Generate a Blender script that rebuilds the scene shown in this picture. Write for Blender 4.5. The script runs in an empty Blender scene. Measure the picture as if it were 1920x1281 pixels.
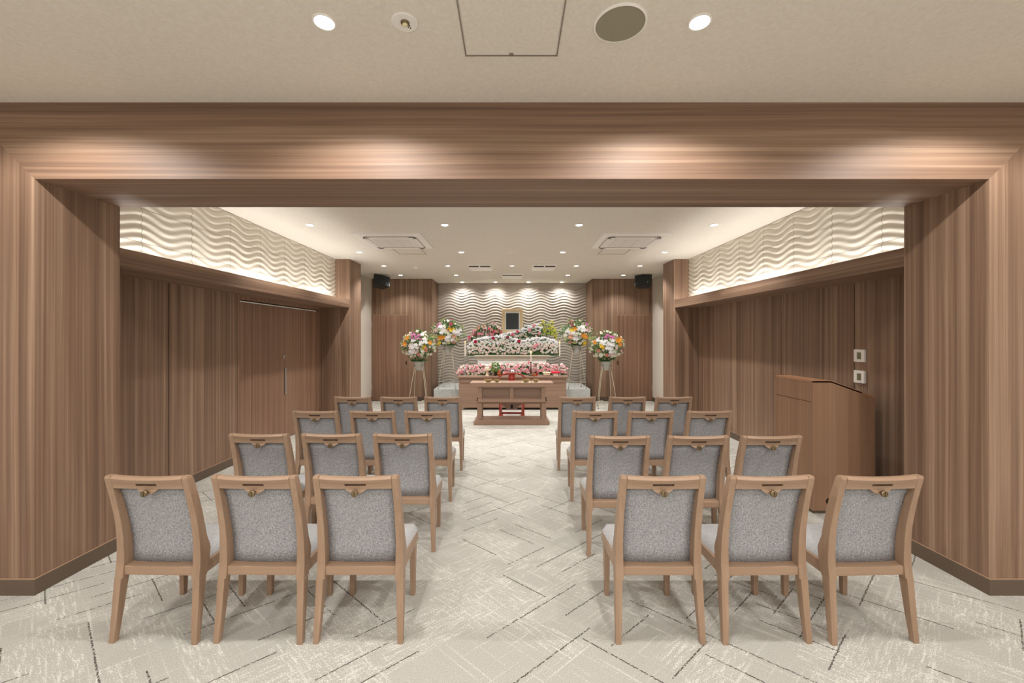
import bpy, math, random
from mathutils import Vector, Matrix
C = bpy.context.scene.collection
PI = math.pi
R = math.radians
# ------------------------------------------------------------------ camera
cam_d = bpy.data.cameras.new('camera'); cam = bpy.data.objects.new('camera', cam_d); C.objects.link(cam)
cam.location = (0, 0, 1.595); cam.rotation_euler = (PI/2, 0, 0)
cam_d.sensor_fit = 'HORIZONTAL'; cam_d.sensor_width = 36; cam_d.lens = 36*775/1920
cam_d.shift_y = -8.5/1920; cam_d.clip_start = .05; cam_d.clip_end = 60
bpy.context.scene.camera = cam
# ------------------------------------------------------------------ world, view
w = bpy.data.worlds.new('world'); bpy.context.scene.world = w; w.use_nodes = True
w.node_tree.nodes['Background'].inputs[0].default_value = (1, .98, .95, 1)
w.node_tree.nodes['Background'].inputs[1].default_value = .85
vs = bpy.context.scene.view_settings
bpy.context.scene.display_settings.display_device = 'sRGB'
vs.view_transform = 'Standard'; vs.look = 'None'; vs.gamma = 1; vs.use_curve_mapping = False
vs.exposure = 0.86
H = 3.045                       # ceiling height
SPOT_W = 46; WARM = (1, .98, .955)
COVE_W = 10
# downlight positions
ROWS = [('the row nearest the camera', 1.90, (-.863, .863)),
        ('the first row beyond the beam', 5.34, (-2.61, -.868, .868, 2.61)),
        ('the row beyond the air conditioners', 7.07, (-2.61, -.867, .867, 2.61)),
        ('the row of five', 8.42, (-2.61, -1.31, 0, 1.31, 2.61)),
        ('the row beside the centre diffuser', 9.69, (-2.61, -1.31, 1.31, 2.61)),
        ('the row against the wavy wall', 10.9, (-1.31, -.436, .436, 1.31))]
BEHIND = [(1.90, (-2.6, 2.6)), (.1, (-2.6, -.863, .863, 2.6)), (-1.7, (-2.6, -.863, .863, 2.6))]
def spot(x, y, power, size=154, blend=.35, z=H-.03):
    l = bpy.data.lights.new('downlight_lamp', 'SPOT'); l.energy = power; l.color = WARM
    l.spot_size = R(size); l.spot_blend = blend; l.shadow_soft_size = .025
    o = bpy.data.objects.new('downlight_lamp', l); C.objects.link(o); o.location = (x, y, z)
    return o
for nm, y, xs in ROWS:
    for x in xs:
        spot(x, y, SPOT_W*(.56 if y > 10.5 else (.85 if abs(x) < 2 else .52) if y > 9 else .78 if y > 8 else .86 if y > 3 else .78), *((146, 1.0) if y > 10.5 else (124, .6) if y > 8 else (112, .5) if y > 3 else (154, .35)))
for y, xs in BEHIND:
    for x in xs: spot(x, y, SPOT_W*.8)
for s in (-1, 1):               # cove strips lying in the trough above each side ledge
    l = bpy.data.lights.new('cove_lamp', 'AREA'); l.shape = 'RECTANGLE'; l.size = .05; l.size_y = 4.3
    l.energy = COVE_W; l.color = (1, .98, .955)
    o = bpy.data.objects.new('cove_lamp', l); C.objects.link(o)
    o.location = (s*3.17, 5.45, 2.20); o.rotation_euler = (PI, s*R(-12), 0)

# fill daylight comes through an added, unseen window behind the camera
l = bpy.data.lights.new('added_window_portal', 'AREA'); l.shape = 'RECTANGLE'; l.size = 7.8; l.size_y = 2.2; l.cycles.is_portal = True
o = bpy.data.objects.new('added_window_portal', l); C.objects.link(o); o.location = (0, -3.72, 1.5); o.rotation_euler = (PI/2, 0, 0)
# ------------------------------------------------------------------ materials
def lin(c):
    return tuple(((v/255)/12.92 if v/255 <= .04045 else ((v/255+.055)/1.055)**2.4) for v in c)+(1,)
class NT:
    def __init__(s, name):
        s.m = bpy.data.materials.new(name); s.m.use_nodes = True; s.t = s.m.node_tree
        s.b = s.t.nodes['Principled BSDF']; s.l = s.t.links
    def n(s, typ, **kw):
        x = s.t.nodes.new(typ)
        for k, v in kw.items():
            if k == 'ins':
                for a, b in v.items(): 
                    if hasattr(b, 'is_output'): s.l.new(b, x.inputs[a])
                    else: x.inputs[a].default_value = b
            else: setattr(x, k, v)
        return x
    def math(s, op, a, b=None, c=None):
        ins = {0: a}
        if b is not None: ins[1] = b
        if c is not None: ins[2] = c
        return s.n('ShaderNodeMath', operation=op, ins=ins).outputs[0]
    def mapping(s, scale, rot=(0,0,0), src=None):
        if src is None: src = s.n('ShaderNodeTexCoord').outputs['Object']
        return s.n('ShaderNodeMapping', ins={'Vector': src, 'Scale': scale, 'Rotation': rot}).outputs[0]
    def noise(s, vec, scale=1, detail=2, rough=.5, out=0):
        return s.n('ShaderNodeTexNoise', ins={'Vector': vec, 'Scale': scale, 'Detail': detail, 'Roughness': rough}).outputs[out]
    def ramp(s, f, stops, interp='LINEAR'):
        r = s.n('ShaderNodeValToRGB', ins={0: f}); e = r.color_ramp; e.interpolation = interp
        while len(e.elements) < len(stops): e.elements.new(.5)
        for i, (p, c) in enumerate(stops):
            e.elements[i].position = p; e.elements[i].color = c
        return r.outputs[0]
    def mix(s, f, a, b, typ='MIX'):
        x = s.n('ShaderNodeMix', data_type='RGBA', blend_type=typ)
        for i, v in ((0, f), (6, a), (7, b)):
            if hasattr(v, 'is_output'): s.l.new(v, x.inputs[i])
            else: x.inputs[i].default_value = v
        return x.outputs[2]
    def bump(s, h, strength, dist=.01):
        b = s.n('ShaderNodeBump', ins={'Height': h, 'Strength': strength, 'Distance': dist})
        s.l.new(b.outputs[0], s.b.inputs['Normal'])
    def base(s, c):
        if hasattr(c, 'is_output'): s.l.new(c, s.b.inputs['Base Color'])
        else: s.b.inputs['Base Color'].default_value = c
def plain(name, c, rough=.5, metal=0, emit=0, trans=0, spec=.5, sss=0):
    t = NT(name); t.base(lin(c)); t.b.inputs['Roughness'].default_value = rough; t.b.inputs['Metallic'].default_value = metal
    t.b.inputs['Specular IOR Level'].default_value = spec
    if emit:
        t.b.inputs['Emission Color'].default_value = lin(c); t.b.inputs['Emission Strength'].default_value = emit
    if trans: t.b.inputs['Transmission Weight'].default_value = trans
    return t.m
def wood(name, axis, dark, mid, light, band=13, fine=110, rough=.55, contrast=1.0):
    """straight-grained veneer, the grain along one axis"""
    t = NT(name)
    def sc(k, along): return tuple(along if i == axis else k for i in range(3))
    warp = t.noise(t.mapping(sc(1.2, .35)), 1, 2)
    co = t.n('ShaderNodeTexCoord').outputs['Object']
    wv = t.n('ShaderNodeVectorMath', operation='MULTIPLY_ADD', ins={0: warp, 1: (.05,.05,.05), 2: co}).outputs[0]
    a = t.noise(t.mapping(sc(band, .12), src=wv), 1, 2, .55)
    b = t.noise(t.mapping(sc(fine, .5), src=wv), 1, 2, .6)
    c = t.noise(t.mapping(sc(38, .3), src=wv), 1, 1, .5)
    f = t.math('ADD', t.math('MULTIPLY', a, .5*contrast), t.math('ADD', t.math('MULTIPLY', b, .26), t.math('MULTIPLY', c, .32)))
    m = .5*contrast*.5+.29
    col = t.ramp(f, [(m-.17, lin(dark)), (m, lin(mid)), (m+.17, lin(light))])
    t.base(col); t.b.inputs['Roughness'].default_value = rough
    t.b.inputs['Specular IOR Level'].default_value = .4
    t.bump(b, .08, .002)
    return t.m
WD, WM, WL = (104, 79, 63), (134, 106, 86), (166, 138, 115)
M = {}
M['wood_z'] = wood('walnut_vertical', 2, WD, WM, WL)
M['wood_x'] = wood('walnut_horizontal', 0, WD, WM, WL)
M['wood_y'] = wood('walnut_lengthwise', 1, WD, WM, WL)
M['door_wood'] = wood('walnut_door', 2, (112, 83, 66), (136, 104, 84), (160, 127, 104), band=20)
M['lectern_wood'] = wood('lectern_veneer', 2, (134, 101, 77), (146, 112, 87), (160, 126, 99), band=8, fine=140, contrast=.8)
M['altar_wood'] = wood('altar_veneer', 0, (140, 112, 94), (153, 124, 105), (167, 138, 118), band=8, fine=90, contrast=.7)
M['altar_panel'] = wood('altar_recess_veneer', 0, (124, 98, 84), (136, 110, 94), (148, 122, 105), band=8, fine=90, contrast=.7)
M['chair_z'] = wood('beech_vertical', 2, (142, 115, 93), (155, 127, 104), (168, 140, 116), band=10, fine=90, rough=.38, contrast=.7)
M['chair_x'] = wood('beech_horizontal', 0, (142, 115, 93), (156, 128, 105), (169, 141, 117), band=10, fine=90, rough=.38, contrast=.7)
M['chair_y'] = wood('beech_lengthwise', 1, (142, 115, 93), (155, 127, 104), (168, 140, 116), band=10, fine=90, rough=.38, contrast=.7)
M['base'] = plain('baseboard_brown', (96, 80, 66), .5)
M['base_edge'] = plain('baseboard_light_edge', (165, 135, 110), .5)
M['seam'] = plain('seam_black', (24, 17, 13), .8)
M['brass'] = plain('antique_brass', (135, 118, 92), .35, .8)
M['steel'] = plain('brushed_steel', (190, 188, 184), .3, 1)
M['white'] = plain('white_plastic', (242, 238, 232), .45)
M['white2'] = plain('warm_white_plastic', (250, 246, 240), .45)
M['grille_shadow'] = plain('dark_slot', (50, 44, 38), .8)
M['slot_grey'] = plain('grey_slot', (176, 168, 156), .8)
M['black'] = plain('black_plastic', (34, 36, 38), .55)
M['blackm'] = plain('black_grille', (42, 44, 46), .7)
M['lcd'] = plain('lcd_green', (118, 115, 82), .3)
M['light_disc'] = plain('lit_lamp', (255, 250, 240), .5, emit=14)
M['rod'] = plain('cream_rod', (222, 210, 190), .35, .3)
M['pot'] = plain('grey_pot', (176, 174, 166), .5)
M['gold'] = plain('gold', (205, 160, 85), .28, 1)
M['gold_frame'] = plain('pale_gold', (248, 222, 178), .4, .0)
M['copper'] = plain('copper', (196, 112, 72), .3, .8)
M['red'] = plain('red_lacquer', (168, 42, 26), .3)
M['red_pale'] = plain('faded_red_lacquer', (206, 112, 98), .4)
M['redcloth'] = plain('red_cloth', (232, 48, 72), .8)
M['photo'] = plain('dark_portrait', (66, 72, 78), .35)
M['paper'] = plain('white_paper', (250, 249, 246), .8)
M['cream'] = plain('cream_panel', (222, 208, 192), .6)
M['ivory'] = plain('ivory', (236, 220, 190), .5)
M['wax'] = plain('candle_wax', (244, 234, 222), .5)
M['flame'] = plain('flame', (255, 170, 70), .5, emit=6)
M['celadon'] = plain('celadon', (158, 152, 122), .35)
M['cloth'] = plain('pale_cloth', (238, 216, 176), .9)
M['silver'] = plain('silver', (200, 200, 204), .22, 1)
M['bronze'] = plain('dark_bronze', (70, 58, 44), .35, .8)
M['stem'] = plain('stem_green', (70, 92, 48), .6)
M['leaf'] = plain('leaf_green', (82, 116, 66), .6)
M['leaf_pale'] = plain('leaf_pale', (150, 168, 112), .6)
M['leaf_bright'] = plain('leaf_bright', (92, 132, 44), .6)
def fabric(name, a, b, c, scale):
    t = NT(name); v = t.mapping((1, 1, 1))
    n = t.noise(v, scale, 2, .7); n2 = t.noise(v, scale*.35, 2, .6)
    f = t.math('ADD', t.math('MULTIPLY', n, .8), t.math('MULTIPLY', n2, .2))
    t.base(t.ramp(f, [(.36, lin(a)), (.5, lin(b)), (.62, lin(c))]))
    t.b.inputs['Roughness'].default_value = .95; t.b.inputs['Specular IOR Level'].default_value = .1
    t.bump(n, .5, .003); return t.m
M['fab_back'] = fabric('grey_boucle', (112, 111, 113), (148, 147, 149), (188, 187, 188), 290)
M['fab_seat'] = fabric('pale_grey_fabric', (172, 172, 173), (190, 190, 191), (208, 208, 208), 260)
t = NT('ceiling_paper'); v = t.mapping((1, 1, 1))
n = t.noise(v, 55, 3, .6); n2 = t.noise(v, 260, 2, .6)
t.base(t.ramp(n, [(.3, lin((224, 217, 205))), (.7, lin((234, 228, 217)))])); t.b.inputs['Roughness'].default_value = .9; t.bump(n2, .25, .003); M['ceiling'] = t.m
t = NT('beige_wallpaper'); n = t.noise(t.mapping((1, 1, 1)), 200, 2)
t.base(lin((218, 209, 197))); t.b.inputs['Roughness'].default_value = .9; t.bump(n, .2, .002); M['wallpaper'] = t.m
t = NT('grey_stone'); v = t.mapping((1, 1, 1)); n = t.noise(v, 14, 4, .6)
t.base(t.ramp(n, [(.3, lin((186, 190, 188))), (.7, lin((208, 211, 208)))])); t.b.inputs['Roughness'].default_value = .6; M['stone'] = t.m
def tile(name, col, axis, per, off, hz, seam_c):
    """wavy relief tile: thin joints at the tile module, the relief itself is geometry"""
    t = NT(name); co = t.n('ShaderNodeTexCoord').outputs['Object']
    sp = t.n('ShaderNodeSeparateXYZ', ins={0: co}); u = sp.outputs[axis]; z = sp.outputs[2]
    def line(v, p, o, wd):
        f = t.math('FRACT', t.math('DIVIDE', t.math('SUBTRACT', v, o), p))
        return t.math('LESS_THAN', f, wd/p)
    l = t.math('MAXIMUM', line(u, per, off, .004), line(z, hz[0], hz[1], .003))
    t.base(t.mix(l, lin(col), lin(seam_c))); t.b.inputs['Roughness'].default_value = .8
    return t.m
M['tile_side'] = tile('ivory_relief_tile', (220, 213, 199), 1, .578, 3.675, (.303, 2.434), (120, 108, 92))
M['tile_back'] = tile('grey_relief_tile', (188, 179, 168), 0, .616, -1.38, (.303, .3), (140, 132, 122))
def carpet():
    t = NT('carpet'); co = t.n('ShaderNodeTexCoord').outputs['Object']
    def axes(ang):
        m = t.mapping((1, 1, 1), (0, 0, R(ang)), co)
        s = t.n('ShaderNodeSeparateXYZ', ins={0: m}); return s.outputs[0], s.outputs[1]
    def vec(x, y, z=0.0):
        return t.n('ShaderNodeCombineXYZ', ins={0: x, 1: y, 2: z}).outputs[0]
    def rnd(x, y, z=0.0):
        return t.n('ShaderNodeTexWhiteNoise', noise_dimensions='3D', ins={0: vec(x, y, z)}).outputs[0]
    speck = t.noise(co, 210, 3, .8); soft = t.noise(co, 7, 2, .5)
    yarn = t.noise(co, 150, 2, .7)
    base = t.ramp(speck, [(.30, lin((128, 124, 116))), (.44, lin((180, 177, 169))), (.56, lin((190, 187, 179))), (.70, lin((212, 209, 202)))])
    white = None; dark = None
    for k, ang in enumerate((41, -41)):
        a, b = axes(ang)
        # plank cells, staggered like a woven herringbone
        row = t.math('FLOOR', t.math('DIVIDE', b, .155))
        sh = t.math('MULTIPLY', rnd(row, 3.1+k), .6)
        cell = t.math('FLOOR', t.math('DIVIDE', t.math('ADD', a, sh), .46))
        r1 = rnd(row, cell, 1.7+k)
        on = t.math('GREATER_THAN', r1, .62)
        st = t.noise(vec(t.math('MULTIPLY', a, 9), t.math('MULTIPLY', b, 64), 4.0*k), 1, 3, .7)
        st = t.math('MULTIPLY', t.math('GREATER_THAN', t.math('ADD', st, t.math('MULTIPLY', t.math('SUBTRACT', yarn, .5), .9)), .59), on)
        # long faint white threads
        th = t.noise(vec(t.math('MULTIPLY', a, 1.6), t.math('MULTIPLY', b, 48), 9.0+k), 1, 2, .5)
        th = t.math('MULTIPLY', t.math('GREATER_THAN', t.math('ADD', th, t.math('MULTIPLY', t.math('SUBTRACT', yarn, .5), .7)), .67), .7)
        wk = t.math('MAXIMUM', st, th)
        white = wk if white is None else t.math('MAXIMUM', white, wk)
        # dark dashed lines on cell edges
        q = t.math('DIVIDE', t.math('ADD', b, .043), .155); fr = t.math('FRACT', q); rr = t.math('FLOOR', q)
        wob = t.math('MULTIPLY', t.math('SUBTRACT', t.noise(vec(t.math('MULTIPLY', a, 90), b, 2.0), 1, 2), .5), .10)
        ln = t.math('LESS_THAN', t.math('ABSOLUTE', t.math('ADD', t.math('SUBTRACT', fr, .5), wob)), .024)
        seg = t.math('FLOOR', t.math('DIVIDE', t.math('ADD', a, t.math('MULTIPLY', rnd(rr, 8.3+k), .8)), .36))
        sel = t.math('GREATER_THAN', rnd(rr, seg, 5.2+k), .72)
        dash = t.math('GREATER_THAN', t.noise(vec(t.math('MULTIPLY', a, 60), t.math('MULTIPLY', b, 60), 1.0), 1, 3, .8), .45)
        dk = t.math('MULTIPLY', t.math('MULTIPLY', ln, sel), dash)
        dark = dk if dark is None else t.math('MAXIMUM', dark, dk)
    col = t.mix(t.math('MULTIPLY', white, .58), base, lin((240, 237, 228)))
    col = t.mix(t.math('MULTIPLY', dark, .88), col, lin((70, 63, 55)))
    t.base(col); t.b.inputs['Roughness'].default_value = 1; t.b.inputs['Specular IOR Level'].default_value = .05
    t.bump(speck, .6, .004); return t.m
M['carpet'] = carpet()

# ------------------------------------------------------------------ mesh helpers
class MB:
    def __init__(s): s.v = []; s.f = []
    def add(s, vs_, fs):
        o = len(s.v); s.v += [tuple(p) for p in vs_]; s.f += [tuple(i+o for i in f) for f in fs]; return s
    def box(s, x0, x1, y0, y1, z0, z1, m=None):
        p = [(x, y, z) for z in (z0, z1) for y in (y0, y1) for x in (x0, x1)]
        if m is not None: p = [m @ Vector(q) for q in p]
        return s.add(p, [(0,2,3,1), (4,5,7,6), (0,1,5,4), (2,6,7,3), (0,4,6,2), (1,3,7,5)])
    def prism(s, pts, fn, d0, d1):
        n = len(pts); p = [fn(a, b, d0) for a, b in pts]+[fn(a, b, d1) for a, b in pts]
        return s.add(p, [tuple(range(n))[::-1], tuple(range(n, 2*n))]+[(i, (i+1) % n, n+(i+1) % n, n+i) for i in range(n)])
    def sect(s, secs):
        """loft of equal-length loops with closed ends"""
        n = len(secs[0]); o = [p for q in secs for p in q]; f = [tuple(range(n))[::-1], tuple(range((len(secs)-1)*n, len(secs)*n))]
        for k in range(len(secs)-1):
            for i in range(n):
                j = (i+1) % n; f.append((k*n+i, k*n+j, (k+1)*n+j, (k+1)*n+i))
        return s.add(o, f)
    def lathe(s, prof, n=20, cx=0, cy=0, m=None):
        o = []; 
        for r, z in prof:
            for i in range(n):
                a = 2*PI*i/n; q = Vector((cx+r*math.cos(a), cy+r*math.sin(a), z)); o.append(m @ q if m is not None else q)
        f = [tuple(range(n))[::-1], tuple(range((len(prof)-1)*n, len(prof)*n))]
        for k in range(len(prof)-1):
            for i in range(n):
                j = (i+1) % n; f.append((k*n+i, k*n+j, (k+1)*n+j, (k+1)*n+i))
        return s.add(o, f)
    def tube(s, pts, r, n=8):
        pts = [Vector(p) for p in pts]; secs = []
        for i, p in enumerate(pts):
            d = (pts[min(i+1, len(pts)-1)]-pts[max(i-1, 0)]).normalized()
            u = d.orthogonal().normalized() if i == 0 else (u-d*u.dot(d)).normalized(); w_ = d.cross(u)
            rr = r[i] if isinstance(r, (list, tuple)) else r
            secs.append([p+u*rr*math.cos(2*PI*k/n)+w_*rr*math.sin(2*PI*k/n) for k in range(n)])
        return s.sect(secs)
    def mesh(s, name, mat, smooth=False):
        me = bpy.data.meshes.new(name); me.from_pydata(s.v, [], s.f)
        if mat: me.materials.append(M[mat] if isinstance(mat, str) else mat)
        if smooth: me.polygons.foreach_set('use_smooth', [True]*len(me.polygons))
        import bmesh as _b
        bm = _b.new(); bm.from_mesh(me); _b.ops.recalc_face_normals(bm, faces=bm.faces); bm.to_mesh(me); bm.free()
        return me
    def build(s, name, mat, parent=None, smooth=False, bevel=0, loc=None, label=None, kind=None):
        o = bpy.data.objects.new(name, s.mesh(name, mat, smooth)); C.objects.link(o); o.parent = parent
        if bevel:
            b = o.modifiers.new('bevel', 'BEVEL'); b.width = bevel; b.segments = 2; b.limit_method = 'ANGLE'; b.angle_limit = R(40)
        if loc: o.location = loc
        if label: o['label'] = label
        if kind: o['kind'] = kind
        return o
def tag(o, label, cat, group=None, kind=None):
    o['label'] = label; o['category'] = cat
    if group: o['group'] = group
    if kind: o['kind'] = kind
    return o
def thing(name, label, cat, loc=(0,0,0), rz=0, group=None):
    o = bpy.data.objects.new(name, None); C.objects.link(o); o.location = loc; o.rotation_euler = (0, 0, rz)
    o.empty_display_size = .1
    return tag(o, label, cat, group)
def struct(name, mb, mat, label, cat='wall', smooth=False, bevel=0):
    o = mb.build(name, mat, None, smooth, bevel); tag(o, label, cat, kind='structure'); return o
def kids(o): return [c for c in bpy.data.objects if c.parent == o]
def copy_tree(o, parent=None, rec=None):
    c = o.copy(); C.objects.link(c); c.parent = parent
    for ch in kids(o): copy_tree(ch, c)
    return c
# ------------------------------------------------------------------ room shell
SX = 3.47; FX = 3.03; TX = 3.30; DX = 3.57; OX = 2.95; Y0 = 2.554; Y1 = 3.11; YC = 7.70; YD = 8.26; YB = 10.3; YW = 11.18
struct('floor', MB().box(-5, 5, -4, 11.6, -.1, 0), 'carpet', 'pale greige carpet with white streaks and dark dashed diagonal lines', 'floor')
struct('ceiling', MB().box(-5, 5, -4, 11.6, H, H+.1), 'ceiling', 'beige papered ceiling over both halves of the hall', 'ceiling')
# the room behind the camera
struct('wall_rear', MB().box(-4.6, 4.6, -3.7, -3.6, 0, .4).box(-4.6, 4.6, -3.7, -3.6, 2.6, H).box(-4.6, -3.9, -3.7, -3.6, .4, 2.6).box(3.9, 4.6, -3.7, -3.6, .4, 2.6), 'wallpaper', 'plain beige wall closing the lobby end')
mb = MB()
for x in (-3.9, -1.95, 0, 1.95, 3.9): mb.box(x-.03, x+.03, -3.68, -3.62, .4, 2.6)
mb.box(-3.9, 3.9, -3.68, -3.62, .4, .45).box(-3.9, 3.9, -3.68, -3.62, 2.55, 2.6)
struct('added_window_1', mb, 'white', 'long white framed window added behind the camera for fill light', 'window')  # unseen window, added to brighten the front ceiling, portal and chairs
for s, nm in ((-1, 'left'), (1, 'right')):
    struct('wall_%s_lobby' % nm, MB().box(min(s*4.6, s*4.5), max(s*4.6, s*4.5), -3.6, Y0, 0, H), 'wallpaper', 'plain beige %s wall of the lobby' % nm)
# wide wooden portal: mitred beam and two jambs
ZB = 2.572
mit = H-ZB
struct('trim_1', MB().prism([(-OX, ZB), (OX, ZB), (OX+mit, H), (-OX-mit, H)], lambda a, b, d: (a, d, b), Y0, Y1), 'wood_x', 'wide walnut beam spanning the opening under the ceiling', 'beam')
for k, s in ((2, -1), (3, 1)):
    nm = 'left' if s < 0 else 'right'
    struct('trim_%d' % k, MB().prism([(s*OX, 0), (s*OX, ZB), (s*(OX+mit), H), (s*4.5, H), (s*4.5, 0)], lambda a, b, d: (a, d, b), Y0, Y1), 'wood_z', 'walnut jamb forming the %s side of the opening' % nm, 'pillar')
    x = s*OX; i = -s*.008
    e = struct('baseboard_%s_jamb' % nm, MB().box(min(x+i, s*4.5), max(x+i, s*4.5), Y0-.008, Y1, 0, .098), 'base', 'dark brown skirting round the foot of the %s jamb' % nm, 'baseboard')
    MB().box(min(x+i*.9, s*4.5), max(x+i*.9, s*4.5), Y0-.0075, Y1, .098, .103).build('top_edge', 'base_edge', e, label='thin light edge strip')
# side walls of the hall
def panels(ys, x, s, z1, gap=.014):
    mb = MB()
    for a, b in zip(ys[:-1], ys[1:]):
        mb.box(min(x, x+s*.03), max(x, x+s*.03), a+gap/2, b-gap/2, 0, z1)
    return mb
def sbox(s, a, b, *r, mb=None):
    mb = mb or MB(); return mb.box(min(s*a, s*b), max(s*a, s*b), *r)
def wave_wall(name, axis, fixed, out, u0, u1, v0, v1, per, off, mat, label, A=.036, s=.0757, dep=.017, du=.04, sub=10):
    nu = int((u1-u0)/du)+1; nv = int((v1-v0)/(s/sub))+1; V = []
    for j in range(nv+1):
        v_ = v0+(v1-v0)*j/nv
        for i in range(nu+1):
            u = u0+(u1-u0)*i/nu
            ph = (v_ - A*math.cos(2*PI*(u-off)/per) - .010*math.sin(2*PI*(u-off)/per*.5+v_*2))/s
            tt = ph-math.floor(ph)
            if tt < .3: q = tt/.3; h = q*q*(3-2*q)
            else: q = (tt-.3)/.7; h = 1-q*q*(3-2*q)
            h *= dep*(.8+.2*math.sin(u*3.1+v_*4))
            d = fixed+out*h
            V.append((u, d, v_) if axis == 0 else (d, u, v_))
    F = [(j*(nu+1)+i, j*(nu+1)+i+1, (j+1)*(nu+1)+i+1, (j+1)*(nu+1)+i) for j in range(nv) for i in range(nu)]
    me = bpy.data.meshes.new(name); me.from_pydata(V, [], F); me.materials.append(M[mat])
    me.polygons.foreach_set('use_smooth', [True]*len(F))
    o = bpy.data.objects.new(name, me); C.objects.link(o); return tag(o, label, 'wall', kind='structure')
tn = 4
for s, nm in ((-1, 'left'), (1, 'right')):
    ys = [Y1-.0, 4.18, 5.24] if s < 0 else [Y1-.0, 4.19, 5.33, 6.37, YC]
    struct('wall_%s' % nm, panels(ys, s*SX, s, 2.17), 'wood_z', 'walnut panelled lower %s wall under the ledge' % nm)
    sb = sbox(s, SX+.012, SX+.2, Y1, 5.235 if s < 0 else YC, 0, 2.17); o = sb.build('wall_%s_backing' % nm, 'seam'); tag(o, 'dark shadow gaps between the %s wall panels' % nm, 'wall', kind='structure')
    ye = 5.24 if s < 0 else YC
    e = struct('baseboard_%s' % nm, sbox(s, SX-.008, SX, Y1, ye, 0, .098), 'base', 'dark brown skirting along the lower %s wall' % nm, 'baseboard')
    sbox(s, SX-.0085, SX, Y1, ye, .098, .103).build('top_edge', 'base_edge', e, label='thin light edge strip')
    # ledge with the trough that hides the cove strip
    mb = MB(); sbox(s, FX, FX+.03, Y1, YC-.001, 2.14, 2.286, mb=mb); sbox(s, FX+.03, DX+.03, Y1, YC-.001, 2.14, 2.172, mb=mb)
    struct('trim_%d' % tn, mb, 'wood_y', 'projecting walnut light ledge along the %s wall' % nm, 'ledge'); tn += 1
    wave_wall('wall_%s_upper' % nm, 1, s*TX, -s, Y1, YC, 2.172, H, .578, 3.675, 'tile_side', 'ivory wavy relief tiles above the %s ledge' % nm)
    struct('wall_%s_core' % nm, sbox(s, TX+.002, TX+.2, Y1, YC, 2.172, H), 'wallpaper', 'solid wall behind the %s relief tiles' % nm)
    # column beyond, return wall, rear wood wall with its niche side
    struct('trim_%d' % tn, sbox(s, 3.02, 3.9, YC, YD, 0, H), 'wood_z', 'walnut column at the far end of the %s ledge' % nm, 'column'); tn += 1
    struct('wall_%s_far' % nm, sbox(s, 3.5, 3.6, YD, YB+.02, 0, H), 'wallpaper', 'narrow beige wall between %s column and rear wood panel' % nm)
    struct('baseboard_%s_far' % nm, sbox(s, 3.49, 3.5, YD, YB, 0, .1), 'base', 'dark skirting on the narrow beige %s wall' % nm, 'baseboard')
    struct('wall_back_%s' % nm, sbox(s, 2.0, 3.6, YB, YW+.1, 0, H), 'wood_z', 'walnut panelled rear wall %s of the altar niche' % nm)
    struct('baseboard_back_%s' % nm, sbox(s, 1.995, 2.55, YB-.008, YW-.01, 0, .1), 'base', 'dark skirting %s of the altar niche' % nm, 'baseboard')
# left sliding door and recess
struct('wall_left_recess', MB().box(-DX-.1, -DX-.02, 5.24, YC, 0, 2.17), 'seam', 'dark back of the sliding door recess')
mb = MB().box(-DX-.02, -SX+.004, 5.225, 5.262, 0, 2.14).box(-DX-.02, -DX+.012, 7.60, YC-.002, 0, 2.14).box(-DX-.02, -DX+.03, 5.262, 7.6, 2.085, 2.14)
struct('trim_20', mb, 'door_wood', 'slim walnut casing round the sliding door', 'door frame')
d = struct('door_1', MB().box(-DX-.015, -DX+.01, 5.27, 6.415, .01, 2.05).box(-DX-.015, -DX+.0085, 6.418, 7.595, .01, 2.05), 'door_wood', 'walnut sliding door in the left wall with steel pull', 'door')
MB().box(-DX+.01, -DX+.026, 6.47, 6.51, .70, 1.11).build('door_handle', 'steel', d, bevel=.004, label='long recessed steel pull')
MB().lathe([(.025, 0), (.025, .01), (.018, .014)], 16, m=Matrix.Translation((-DX+.01, 6.44, 1.29)) @ Matrix.Rotation(PI/2, 4, 'Y')).build('lock', 'steel', d, label='round steel lock')
MB().box(-DX-.005, -DX+.022, 5.28, 7.5, 2.056, 2.07).build('light_gap_strip', 'white2', d, bevel=.002, label='white strip painted as light leaking above the door')  # white colour stands in for light leaking through the gap above the door
# hinged rear doors
for k, s in ((2, -1), (3, 1)):
    nm = 'left' if s < 0 else 'right'
    d = struct('door_%d' % k, sbox(s, 2.556, 3.49, YB-.012, YB-.001, .01, 2.135), 'door_wood', 'flush walnut door %s of the altar' % nm, 'door')
    mb = MB(); sbox(s, 2.547, 2.556, YB-.014, YB, .0, 2.145, mb=mb); sbox(s, 2.547, 3.498, YB-.014, YB, 2.136, 2.147, mb=mb)
    mb.build('edge_strip', 'base_edge', d, label='thin light strip round the door')
    for z in (1.84, .26):
        sbox(s, 3.476, 3.496, YB-.022, YB-.012, z, z+.13).build('hinge', 'steel', d)
    sbox(s, 2.62, 2.64, YB-.024, YB-.012, .90, 1.0).build('door_handle', 'bronze', d)
# wavy rear wall and stone plinth
wave_wall('wall_back', 0, YW, -1, -2.0, 2.0, .3, H, .616, -1.07, 'tile_back', 'grey wavy relief tiles behind the altar', A=.040, s=.0757, dep=.028)
struct('wall_back_core', MB().box(-2.02, 2.02, YW+.002, YW+.1, 0, H), 'wallpaper', 'solid wall behind the rear relief tiles')
PZ = .355
tag(MB().box(-1.86, 1.86, 9.81, YW-.02, 0, PZ).build('stone_plinth', 'stone', bevel=.004), 'pale grey stone plinth along the foot of the wavy rear wall', 'plinth')

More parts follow.
